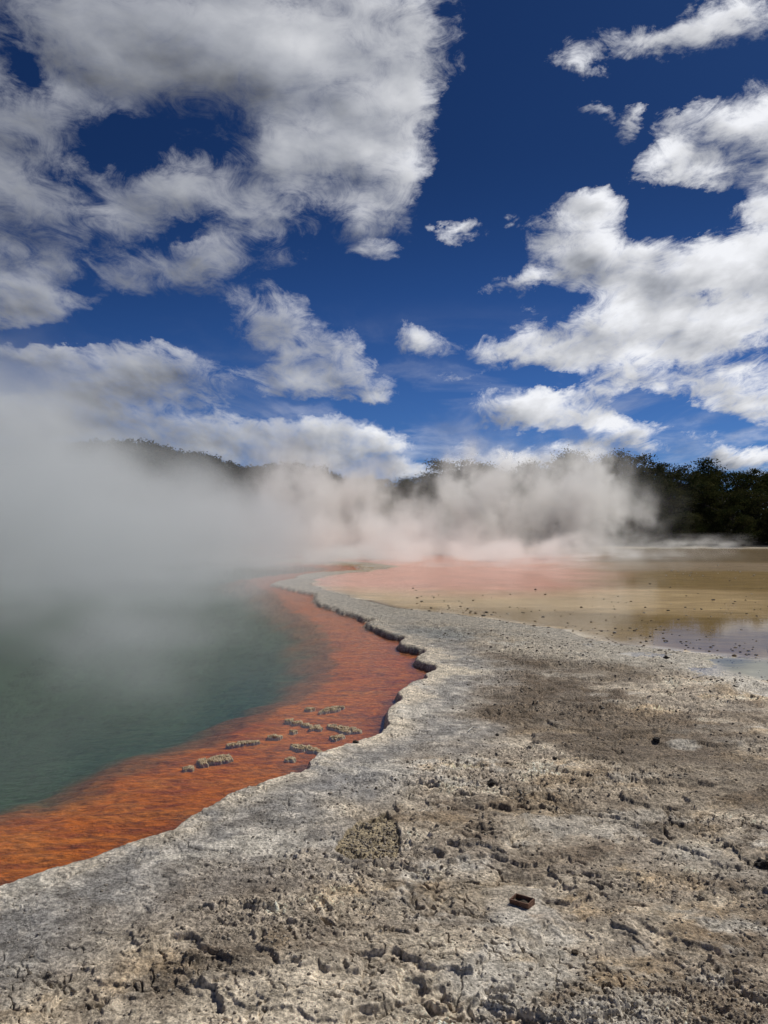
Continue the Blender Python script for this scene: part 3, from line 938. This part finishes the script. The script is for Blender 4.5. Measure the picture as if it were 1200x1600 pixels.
for k, (px, py, rx, ry, rot, lab) in enumerate(ISL):
    cx, cy_ = gnd(px, py, WZ)
    ax = rx / FPX * cy_ * .92
    dd = cy_ * cy_ / (1.73 * FPX)            # metres of ground per photo pixel of height
    ay = max(ry * .55 * dd, .014)
    slope = -math.tan(R(rot)) * (FPX / cy_) * dd * -1
    Vs, Fs, off = [], [], 0
    cnt = int(60 + ax * ay * 52000)
    for j in range(cnt):
        r_, th = math.sqrt(random.random()), random.random() * 6.28
        u, v = r_ * math.cos(th), r_ * math.sin(th)
        # bent and notched outline
        if perlin(np.array([u * 3.4 + k * 5.1]), np.array([v * 1.6 + k]), 7)[0] < -.02 and r_ > .15: continue
        x = cx + u * ax
        y = cy_ + v * ay + slope * u * ax + (.25 * ay * math.sin(u * 4 + k))
        hgt = (.002 + .0065 * (1 - r_ * r_)) * random.uniform(.55, 1.15)
        if k == 14: hgt *= .6
        rr = random.uniform(.0045, .0085)
        seg = 6
        lx, ly_ = random.gauss(0, .003), random.gauss(0, .003)
        prof = [(2.4, WZ - .045), (1.7, WZ - .010), (1.0, WZ + hgt * .65), (.55, WZ + hgt * .95)]
        for q, (s, z) in enumerate(prof):
            for i in range(seg):
                w = 6.283 * i / seg + j
                f_ = rr * s * (1 + .2 * math.sin(i * 2.7 + j))
                Vs.append((x + f_ * math.cos(w) + lx * q, y + f_ * math.sin(w) + ly_ * q, z))
        Vs.append((x + lx * 3, y + ly_ * 3, WZ + hgt))
        for q in range(3):
            for i in range(seg):
                Fs.append((off + q * seg + i, off + q * seg + (i + 1) % seg, off + (q + 1) * seg + (i + 1) % seg, off + (q + 1) * seg + i))
        for i in range(seg):
            Fs.append((off + 3 * seg + i, off + 3 * seg + (i + 1) % seg, off + 4 * seg, off + 4 * seg))
        off += 4 * seg + 1
    q4 = np.array([f for f in Fs if f[2] != f[3]]); q3 = np.array([f[:3] for f in Fs if f[2] == f[3]])
    o = mesh_np('sinter_island', np.array(Vs) - np.array([cx, cy_, WZ]), [q4, q3], M_ISLE)
    o.location = (cx, cy_, WZ)
    tag(o, lab, 'rock', 'knobbly crust islands on the orange shelf')

# ------------------------------------------------------------------ trees
def leaf_mat(name, ca, cb):
    m, nt, out = material(name)
    g = nt.n('ShaderNodeNewGeometry')
    rnd = nt.n('ShaderNodeObjectInfo').outputs['Random']
    f = nt.noise(g.outputs['Position'], .55, 4, .6)
    c = nt.mix(nt.rmp(f, .35, .65), ca, cb)
    c = nt.vm('SCALE', c, None, nt.m('MULTIPLY_ADD', g.outputs['Random Per Island'], .9, nt.m('MULTIPLY_ADD', rnd, .5, .35)))
    d = nt.n('ShaderNodeBsdfDiffuse', {'Color': c})
    t = nt.n('ShaderNodeBsdfTranslucent', {'Color': c})
    mx = nt.n('ShaderNodeMixShader', {0: .22, 1: d.outputs[0], 2: t.outputs[0]})
    nt.put(out.inputs[0], mx.outputs[0])
    return m


M_LEAF = leaf_mat('dark_evergreen_leaves', (.022, .034, .012), (.080, .076, .028))
M_LEAFB = leaf_mat('bronze_scrub_leaves', (.055, .044, .018), (.12, .085, .036))
M_BARK = simple('dark_bark', (.035, .028, .022), (.075, .062, .05), 2, .9, .5)
M_FAR = leaf_mat('far_bush_leaves', (.020, .026, .014), (.040, .042, .022))


def leaf_quads(C, N, size, rg):
    """leaf sized quads round the centres C, with outward directions N"""
    n = len(C)
    d = N + rg.normal(0, .6, (n, 3))
    d /= np.linalg.norm(d, axis=1)[:, None] + 1e-9
    t = np.cross(d, rg.normal(0, 1, (n, 3)))
    t /= np.linalg.norm(t, axis=1)[:, None] + 1e-9
    b = np.cross(d, t)
    s = size * rg.uniform(.6, 1.3, (n, 1))
    V = np.stack([C - t * s, C - b * s * .45, C + t * s, C + b * s * .45], 1).reshape(-1, 3)
    return V, np.arange(n * 4).reshape(n, 4)


def make_tree(kind, seed):
    rg = np.random.default_rng(seed)
    rnd = random.Random(seed)
    H = 1.0
    tubesV, tubesF, off = [], [], 0
    clumps = []
    if kind == 'round':
        nb, low, wid, flat, cr = 44, .12, .44, .60, .15
    elif kind == 'umbrella':
        nb, low, wid, flat, cr = 40, .28, .50, .36, .15
    else:
        nb, low, wid, flat, cr = 30, .30, .20, .45, .10
    top = Vector((rnd.uniform(-.05, .05), rnd.uniform(-.05, .05), .93))
    def addtube(p, r):
        nonlocal off
        V, F = tube(p, r, 6)
        tubesV.append(V); tubesF.append(F + off); off += len(V)
    trunk = [Vector((0, 0, -.03)), Vector((.01, .0, .25)), Vector((top.x * .5, top.y, .55)), top]
    addtube(trunk, [.030, .024, .017, .004])
    for j in range(nb):
        h = low + (1 - low) * (j + rnd.random()) / nb
        t = (h - low) / (1 - low)
        if kind == 'umbrella': w = wid * (.45 + .75 * t - .55 * max(0, t - .75) * 3)
        elif kind == 'round': w = wid * math.sin(math.pi * (0.16 + .78 * t) ** .85) ** .8
        else: w = wid * (1 - t * .8)
        a = rnd.random() * 6.28
        rr = w * math.sqrt(rnd.uniform(.15, 1))
        c = Vector((rr * math.cos(a), rr * math.sin(a), h * .96))
        b0 = Vector((0, 0, max(.08, h - .22)))
        if j % 2 == 0: addtube([b0, b0.lerp(c, .5) + Vector((0, 0, -.01)), c], [.011, .008, .002])
        clumps.append((c, cr * rnd.uniform(.65, 1.25)))
    V, F = np.concatenate(tubesV), np.concatenate(tubesF)
    Cs, Ns = [], []
    for c, r in clumps:
        n = int(150 * (r / .14) ** 2)
        d = rg.normal(0, 1, (n, 3)); d /= np.linalg.norm(d, axis=1)[:, None]
        rad = r * (rg.random((n, 1)) ** .4) * (1 + .35 * rg.normal(0, 1, (n, 1)).clip(-1, 1.4))
        P = d * rad * np.array([1, 1, flat]) + np.array(c[:])
        Cs.append(P); Ns.append(d * np.array([1, 1, 1.6]))
    LV, LF = leaf_quads(np.concatenate(Cs), np.concatenate(Ns), .0165, rg)
    return V, F, LV, LF


def tree_proto(kind, seed, leaf):
    V, F, LV, LF = make_tree(kind, seed)
    t = mesh_np('trunk', V, F, M_BARK, link=False)
    c = mesh_np('crown', LV, LF, leaf, smooth=False, link=False)
    return t, c


PROTO = {}
for k, s in (('umbrella', 1), ('umbrella', 2), ('umbrella', 3), ('round', 4), ('round', 5), ('round', 6), ('tall', 7), ('tall', 8)):
    PROTO.setdefault(k, []).append(tree_proto(k, s, M_LEAF))
PROTO['scrub'] = [tree_proto('round', 15, M_LEAFB), tree_proto('round', 16, M_LEAFB)]
PROTO['low'] = [tree_proto('round', 25, M_LEAF), tree_proto('round', 26, M_LEAF)]


def place_tree(kind, v, x, y, z, h, w, label, group, name='tree'):
    e = bpy.data.objects.new(name, None)
    COL.objects.link(e)
    e.empty_display_size = .5
    e.location = (x, y, z)
    e.scale = (h * w, h * w, h)
    e.rotation_euler = (0, 0, random.random() * 6.28)
    P = PROTO[kind]
    for src in P[v % len(P)]:
        o = src.copy()
        COL.objects.link(o)
        o.parent = e
    tag(e, label, 'shrub' if name == 'shrub' else 'tree', group)


# skyline of the wood: photo x, photo y of the top
SKY = [(560, 752), (600, 746), (640, 751), (665, 744), (690, 738), (712, 724), (740, 722), (765, 735), (790, 732), (812, 737), (835, 725), (860, 720), (882, 712), (905, 712), (930, 718), (955, 716), (975, 711), (1000, 722),
       (1025, 728), (1050, 734), (1075, 738), (1100, 733), (1125, 739), (1150, 733), (1175, 737), (1200, 741), (1260, 736), (1330, 742), (1400, 738)]
sx, sy = [p[0] for p in SKY], [p[1] for p in SKY]


def slope_z(y):
    return .35 + min(max(y - 131, 0) * .085, 7.5)


SPECIAL = {(712, 724): ('umbrella', 'flat-topped dark tree standing above the steam at the wood\'s left shoulder'),
           (882, 712): ('round', 'broad dark tree crown behind the tall central steam plume'),
           (975, 711): ('umbrella', 'tallest layered dark tree just right of the steam plume')}
k = 0
for px in range(556, 1310, 17):                     # back row, which draws the skyline
    top = float(np.interp(px, sx, sy)) + random.uniform(-2, 5)
    sp_ = [v for (a, b), v in SPECIAL.items() if abs(a - px) < 9]
    if sp_: top -= 3
    Y = random.uniform(150, 172)
    x, _, zt = atY(px, top, Y)
    z = slope_z(Y)
    kind = sp_[0][0] if sp_ else random.choices(('umbrella', 'round'), (.62, .38))[0]
    lab = sp_[0][1] if sp_ else 'dark evergreen tree on the skyline of the wood'
    place_tree(kind, k, x, Y, z - .3, max(zt - z + .3, 3.0) * 1.03, random.uniform(.75, 1.05), lab, None if sp_ else 'dark evergreens on the skyline of the wood')
    k += 1
x, _, zt = atY(1101, 713, 160)
place_tree('tall', 0, x, 160, slope_z(160), zt - slope_z(160), 1.15, 'slender tree poking above the right-hand treeline', None, 'slender_tree')
x, _, zt = atY(1117, 725, 163)
place_tree('tall', 1, x, 163, slope_z(163), zt - slope_z(163), 1.0, 'shorter slender tree beside the one poking above the treeline', None, 'slender_tree')
for px in range(548, 1310, 21):                     # middle row
    top = float(np.interp(px, sx, sy)) + random.uniform(18, 42)
    Y = random.uniform(138, 149)
    x, _, zt = atY(px, top, Y)
    z = slope_z(Y)
    kind = random.choices(('umbrella', 'round', 'scrub'), (.4, .45, .15))[0]
    place_tree(kind, k, x + random.uniform(-1, 1), Y, z - .3, zt - z + .3, random.uniform(.8, 1.1), 'bronze tinged tree half way up the wood' if kind == 'scrub' else 'dark evergreen tree half way up the wood', 'bronze tinged trees in the wood' if kind == 'scrub' else 'dark evergreens half way up the wood')
    k += 1
for px in range(540, 1310, 24):                     # front row, low trees leaning over the shore
    top = random.uniform(782, 812)
    Y = random.uniform(131.5, 137)
    x, _, zt = atY(px, top, Y)
    z = slope_z(Y)
    kind = random.choices(('low', 'scrub'), (.75, .25))[0]
    place_tree(kind, k, x + random.uniform(-1, 1), Y, z - .5, (zt - z + .5), random.uniform(1.05, 1.5), 'low bronze shrub at the foot of the wood' if kind == 'scrub' else 'low dark shrub at the foot of the wood', 'bronze shrubs along the far shore' if kind == 'scrub' else 'dark shrubs along the far shore', 'shrub')
    k += 1

# the far ridges to the left, with bush on them
RIDGE = [(-260, 742), (-120, 720), (0, 705), (100, 700), (180, 698), (228, 699), (262, 708), (300, 713), (340, 722), (368, 732), (395, 738), (425, 733), (452, 729), (478, 734), (500, 737), (530, 749), (560, 756), (620, 766), (700, 775)]
rx_, ry_ = [p[0] for p in RIDGE], [p[1] for p in RIDGE]
YR = 430.0
nx_, ny_ = 190, 34
hx, hy, hzv = [], [], []
for j in range(ny_):
    v = j / (ny_ - 1)
    Y = YR - 210 + 330 * v
    for i in range(nx_):
        px = -300 + 1050 * i / (nx_ - 1)
        X = (px - 600) / FPX * Y
        crest = atY(px, float(np.interp(px, rx_, ry_)) + 6, YR)[2]
        f = math.sin(min(v / (210 / 330), 1) * math.pi / 2) if v < 210 / 330 else math.cos((v - 210 / 330) / (1 - 210 / 330) * 1.2)
        hx.append(X); hy.append(Y); hzv.append(crest * f)
hx, hy, hzv = map(np.array, (hx, hy, hzv))
hzv = hzv + fbm(hx / 30, hy / 30, 4, 101) * 5 * (hzv > 2)
ii = (np.arange(ny_ - 1)[:, None] * nx_ + np.arange(nx_ - 1)[None, :]).ravel()
M_HILL = simple('bush_floor', (.022, .026, .014), (.038, .036, .020), .05, .95, .3)
o = mesh_np('hills', np.stack([hx, hy, hzv - 3], 1), np.stack([ii, ii + 1, ii + nx_ + 1, ii + nx_], 1), M_HILL)
tag(o, kind='structure')
Cs, Ns = [], []
sel = rng.integers(0, len(hx), 3400)
for s_ in sel:
    if hy[s_] < 280: continue
    x0, y0, z0 = hx[s_] + rng.uniform(-3, 3), hy[s_] + rng.uniform(-5, 5), hzv[s_]
    r = rng.uniform(2.4, 4.6)
    n = 70
    d = rng.normal(0, 1, (n, 3)); d[:, 2] = np.abs(d[:, 2]) * .9 - .2
    d /= np.linalg.norm(d, axis=1)[:, None]
    Cs.append(d * r * rng.uniform(.6, 1.1, (n, 1)) + np.array([x0, y0, z0 - 2.2 + rng.uniform(0, 1.6)])); Ns.append(d)
LV, LF = leaf_quads(np.concatenate(Cs), np.concatenate(Ns), .85, rng)
o = mesh_np('far_forest', LV, LF, M_FAR, smooth=False)
tag(o, 'dark bush covering the far ridges behind the steam', 'forest', kind='stuff')


# ------------------------------------------------------------------ steam
def steam(name, mn, mx, res, field, color, dscale, aniso, label, absorb=None):
    """field(nt, x, y, z, pos) -> density socket; a voxel volume in world metres"""
    me = bpy.data.meshes.new(name)
    o = bpy.data.objects.new(name, me)
    COL.objects.link(o)
    m, sn, out = material(name)
    pv = sn.n('ShaderNodeVolumePrincipled')
    pv.inputs['Color'].default_value = (*color, 1)
    pv.inputs['Density'].default_value = dscale
    pv.inputs['Anisotropy'].default_value = aniso
    sn.put(out.inputs['Volume'], pv.outputs[0])
    m.cycles.volume_sampling = 'MULTIPLE_IMPORTANCE'
    me.materials.append(m)
    ng = bpy.data.node_groups.new(name, 'GeometryNodeTree')
    ng.interface.new_socket(name='Geometry', in_out='OUTPUT', socket_type='NodeSocketGeometry')
    ng.interface.new_socket(name='Geometry', in_out='INPUT', socket_type='NodeSocketGeometry')
    g = NT(ng)
    outn = g.n('NodeGroupOutput')
    pos = g.n('GeometryNodeInputPosition').outputs[0]
    s = g.n('ShaderNodeSeparateXYZ', {0: pos})
    den = field(g, s.outputs[0], s.outputs[1], s.outputs[2], pos)
    vc = g.n('GeometryNodeVolumeCube', {'Density': den, 'Background': 0.0, 'Min': mn, 'Max': mx, 'Resolution X': res[0], 'Resolution Y': res[1], 'Resolution Z': res[2]})
    sm = g.n('GeometryNodeSetMaterial', {'Geometry': vc.outputs[0], 'Material': m})
    g.put(outn.inputs[0], sm.outputs[0])
    md = o.modifiers.new('steam', 'NODES')
    md.node_group = ng
    tag(o, label, 'steam', kind='stuff')
    return o


def gauss(g, pos, c, s, w, rot=0.0):
    mp = g.vm('MULTIPLY', g.vm('SUBTRACT', pos, c), (1 / s[0], 1 / s[1], 1 / s[2]))
    r2 = g.vm('DOT_PRODUCT', mp, mp, out=1)
    return g.m('MULTIPLY', g.m('EXPONENT', g.m('MULTIPLY', r2, -1.0)), w)


def pool_field(g, x, y, z, pos):
    sc = g.vm('MULTIPLY', pos, (1, .8, 1.0))
    wv = g.vm('SUBTRACT', g.noise(sc, .12, 3, .5, out='Color'), (.5, .5, .5))
    sc = g.vm('ADD', sc, g.vm('MULTIPLY', wv, (7, 7, 5)))
    n = g.noise(sc, .15, 7, .60)
    nb = g.noise(sc, .40, 5, .62)
    nn = g.m('SUBTRACT', n, .5)
    # right-hand limit of the bank of steam follows the pool and leans outwards
    lim = g.m('ADD', g.m('MULTIPLY', y, -.135), g.m('MULTIPLY', nn, 14.0))
    side = g.rmp(g.m('SUBTRACT', x, lim), -5.0, 2.2, 1, 0)
    near = g.m('MULTIPLY', g.rmp(y, 11, 38), g.rmp(y, 62, 74, 1, 0))
    rat = g.m('DIVIDE', x, y)
    top = g.m('ADD', g.rmp(rat, -.14, -.33, 3.4, 4.7, smooth=False), g.rmp(rat, -.31, -.47, 0.0, 5.2))
    top = g.m('ADD', top, g.m('MULTIPLY', nn, 12.0))
    top = g.m('MULTIPLY', top, g.rmp(y, 8, 36, .45, 1.0))
    hz_ = g.rmp(g.m('DIVIDE', z, g.m('MAXIMUM', top, .4)), .25, 1.30, 1, 0)
    body = g.m('MULTIPLY', g.m('MULTIPLY', side, near), hz_)
    wisp = g.rmp(g.m('ADD', n, g.m('MULTIPLY', nb, .45)), .62, .88)
    bank = g.m('MULTIPLY', body, g.m('MULTIPLY_ADD', wisp, 3.6, .05))
    # low wisps crawling over the nearer water
    low = g.m('MULTIPLY', g.rmp(z, .05, 1.5, 1, 0), g.m('MULTIPLY', g.rmp(y, 4.5, 9), g.rmp(y, 16, 34, 1, 0)))
    low = g.m('MULTIPLY', low, g.m('MULTIPLY', g.rmp(g.m('ADD', x, g.m('MULTIPLY', y, .06)), -2.2, .8, 1, 0), g.rmp(nb, .46, .66)))
    return g.m('MULTIPLY_ADD', low, 2.4, bank)


steam('steam', (-62, 4, -.1), (8, 76, 15), (210, 216, 90), pool_field, (.86, .89, .91), .100, .15, 'thick grey bank of steam hanging over the green hot pool')  # cloud shade on this bank is put into its greyer, cooler colour


def at_px(px, py, Y):
    return atY(px, py, Y)


PLUMES = [(462, 800, 74, 38, 62, 1.2), (505, 765, 78, 45, 30, .8), (545, 842, 66, 60, 26, 1), (615, 838, 70, 60, 24, .9), (728, 790, 84, 40, 52, 1.2), (690, 842, 76, 60, 22, 1), (775, 762, 88, 34, 24, .7), (835, 810, 84, 40, 44, 1), (895, 792, 88, 40, 50, 1.2),
          (955, 818, 92, 30, 36, .75), (925, 765, 92, 34, 26, .5), (905, 738, 90, 34, 18, .55), (640, 790, 84, 36, 20, .6), (650, 866, 56, 130, 10, .9), (820, 866, 62, 130, 9, .9), (520, 872, 50, 60, 10, .8), (960, 870, 70, 60, 6, .5), (740, 885, 44, 190, 9, .35), (575, 760, 86, 30, 24, .5)]


def lake_field(g, x, y, z, pos):
    sc = g.vm('MULTIPLY', pos, (1, .8, .72))
    w = g.vm('SUBTRACT', g.noise(sc, .15, 4, .58, out='Color'), (.5, .5, .5))
    w2 = g.vm('SUBTRACT', g.noise(sc, .55, 3, .55, out='Color'), (.5, .5, .5))
    p2 = g.vm('ADD', g.vm('ADD', pos, g.vm('MULTIPLY', w, (11, 11, 7))), g.vm('MULTIPLY', w2, (2.6, 2.6, 2.2)))
    acc = None
    for (px, py, Y, rx, ry, wt) in PLUMES:
        c = at_px(px, py, Y)
        k = Y / FPX
        gs = gauss(g, p2, c, (rx * k * 1.1, 6.5, ry * k * 1.1), wt)
        acc = gs if acc is None else g.m('ADD', acc, gs)
    n = g.noise(g.vm('ADD', sc, g.vm('MULTIPLY', w, (6, 6, 5))), .33, 8, .66)
    f = g.m('MULTIPLY', g.m('MINIMUM', acc, 1.5), g.rmp(n, .44, .64, .01, 2.5))
    return f


steam('steam', (-26, 34, -.05), (46, 106, 15.5), (220, 180, 70), lake_field, (.98, .975, .96), .36, .35, 'wispy cream steam plumes rising from the shallow coloured lake')


def shore_field(g, x, y, z, pos):
    n = g.noise(g.vm('MULTIPLY', pos, (.6, 1, 1.4)), .6, 5, .6, dist=.5)
    prof = g.rmp(z, .1, 2.8, 1, 0)
    along = g.m('MULTIPLY', g.rmp(x, 36, 50), g.rmp(x, 56, 62, 1, 0))
    return g.m('MULTIPLY', g.m('MULTIPLY', prof, along), g.rmp(n, .42, .75))


steam('steam', (34, 119, .05), (63, 128, 3.2), (110, 32, 20), shore_field, (.97, .96, .94), .38, .3, 'thin low white steam along the far shore under the dark wood')
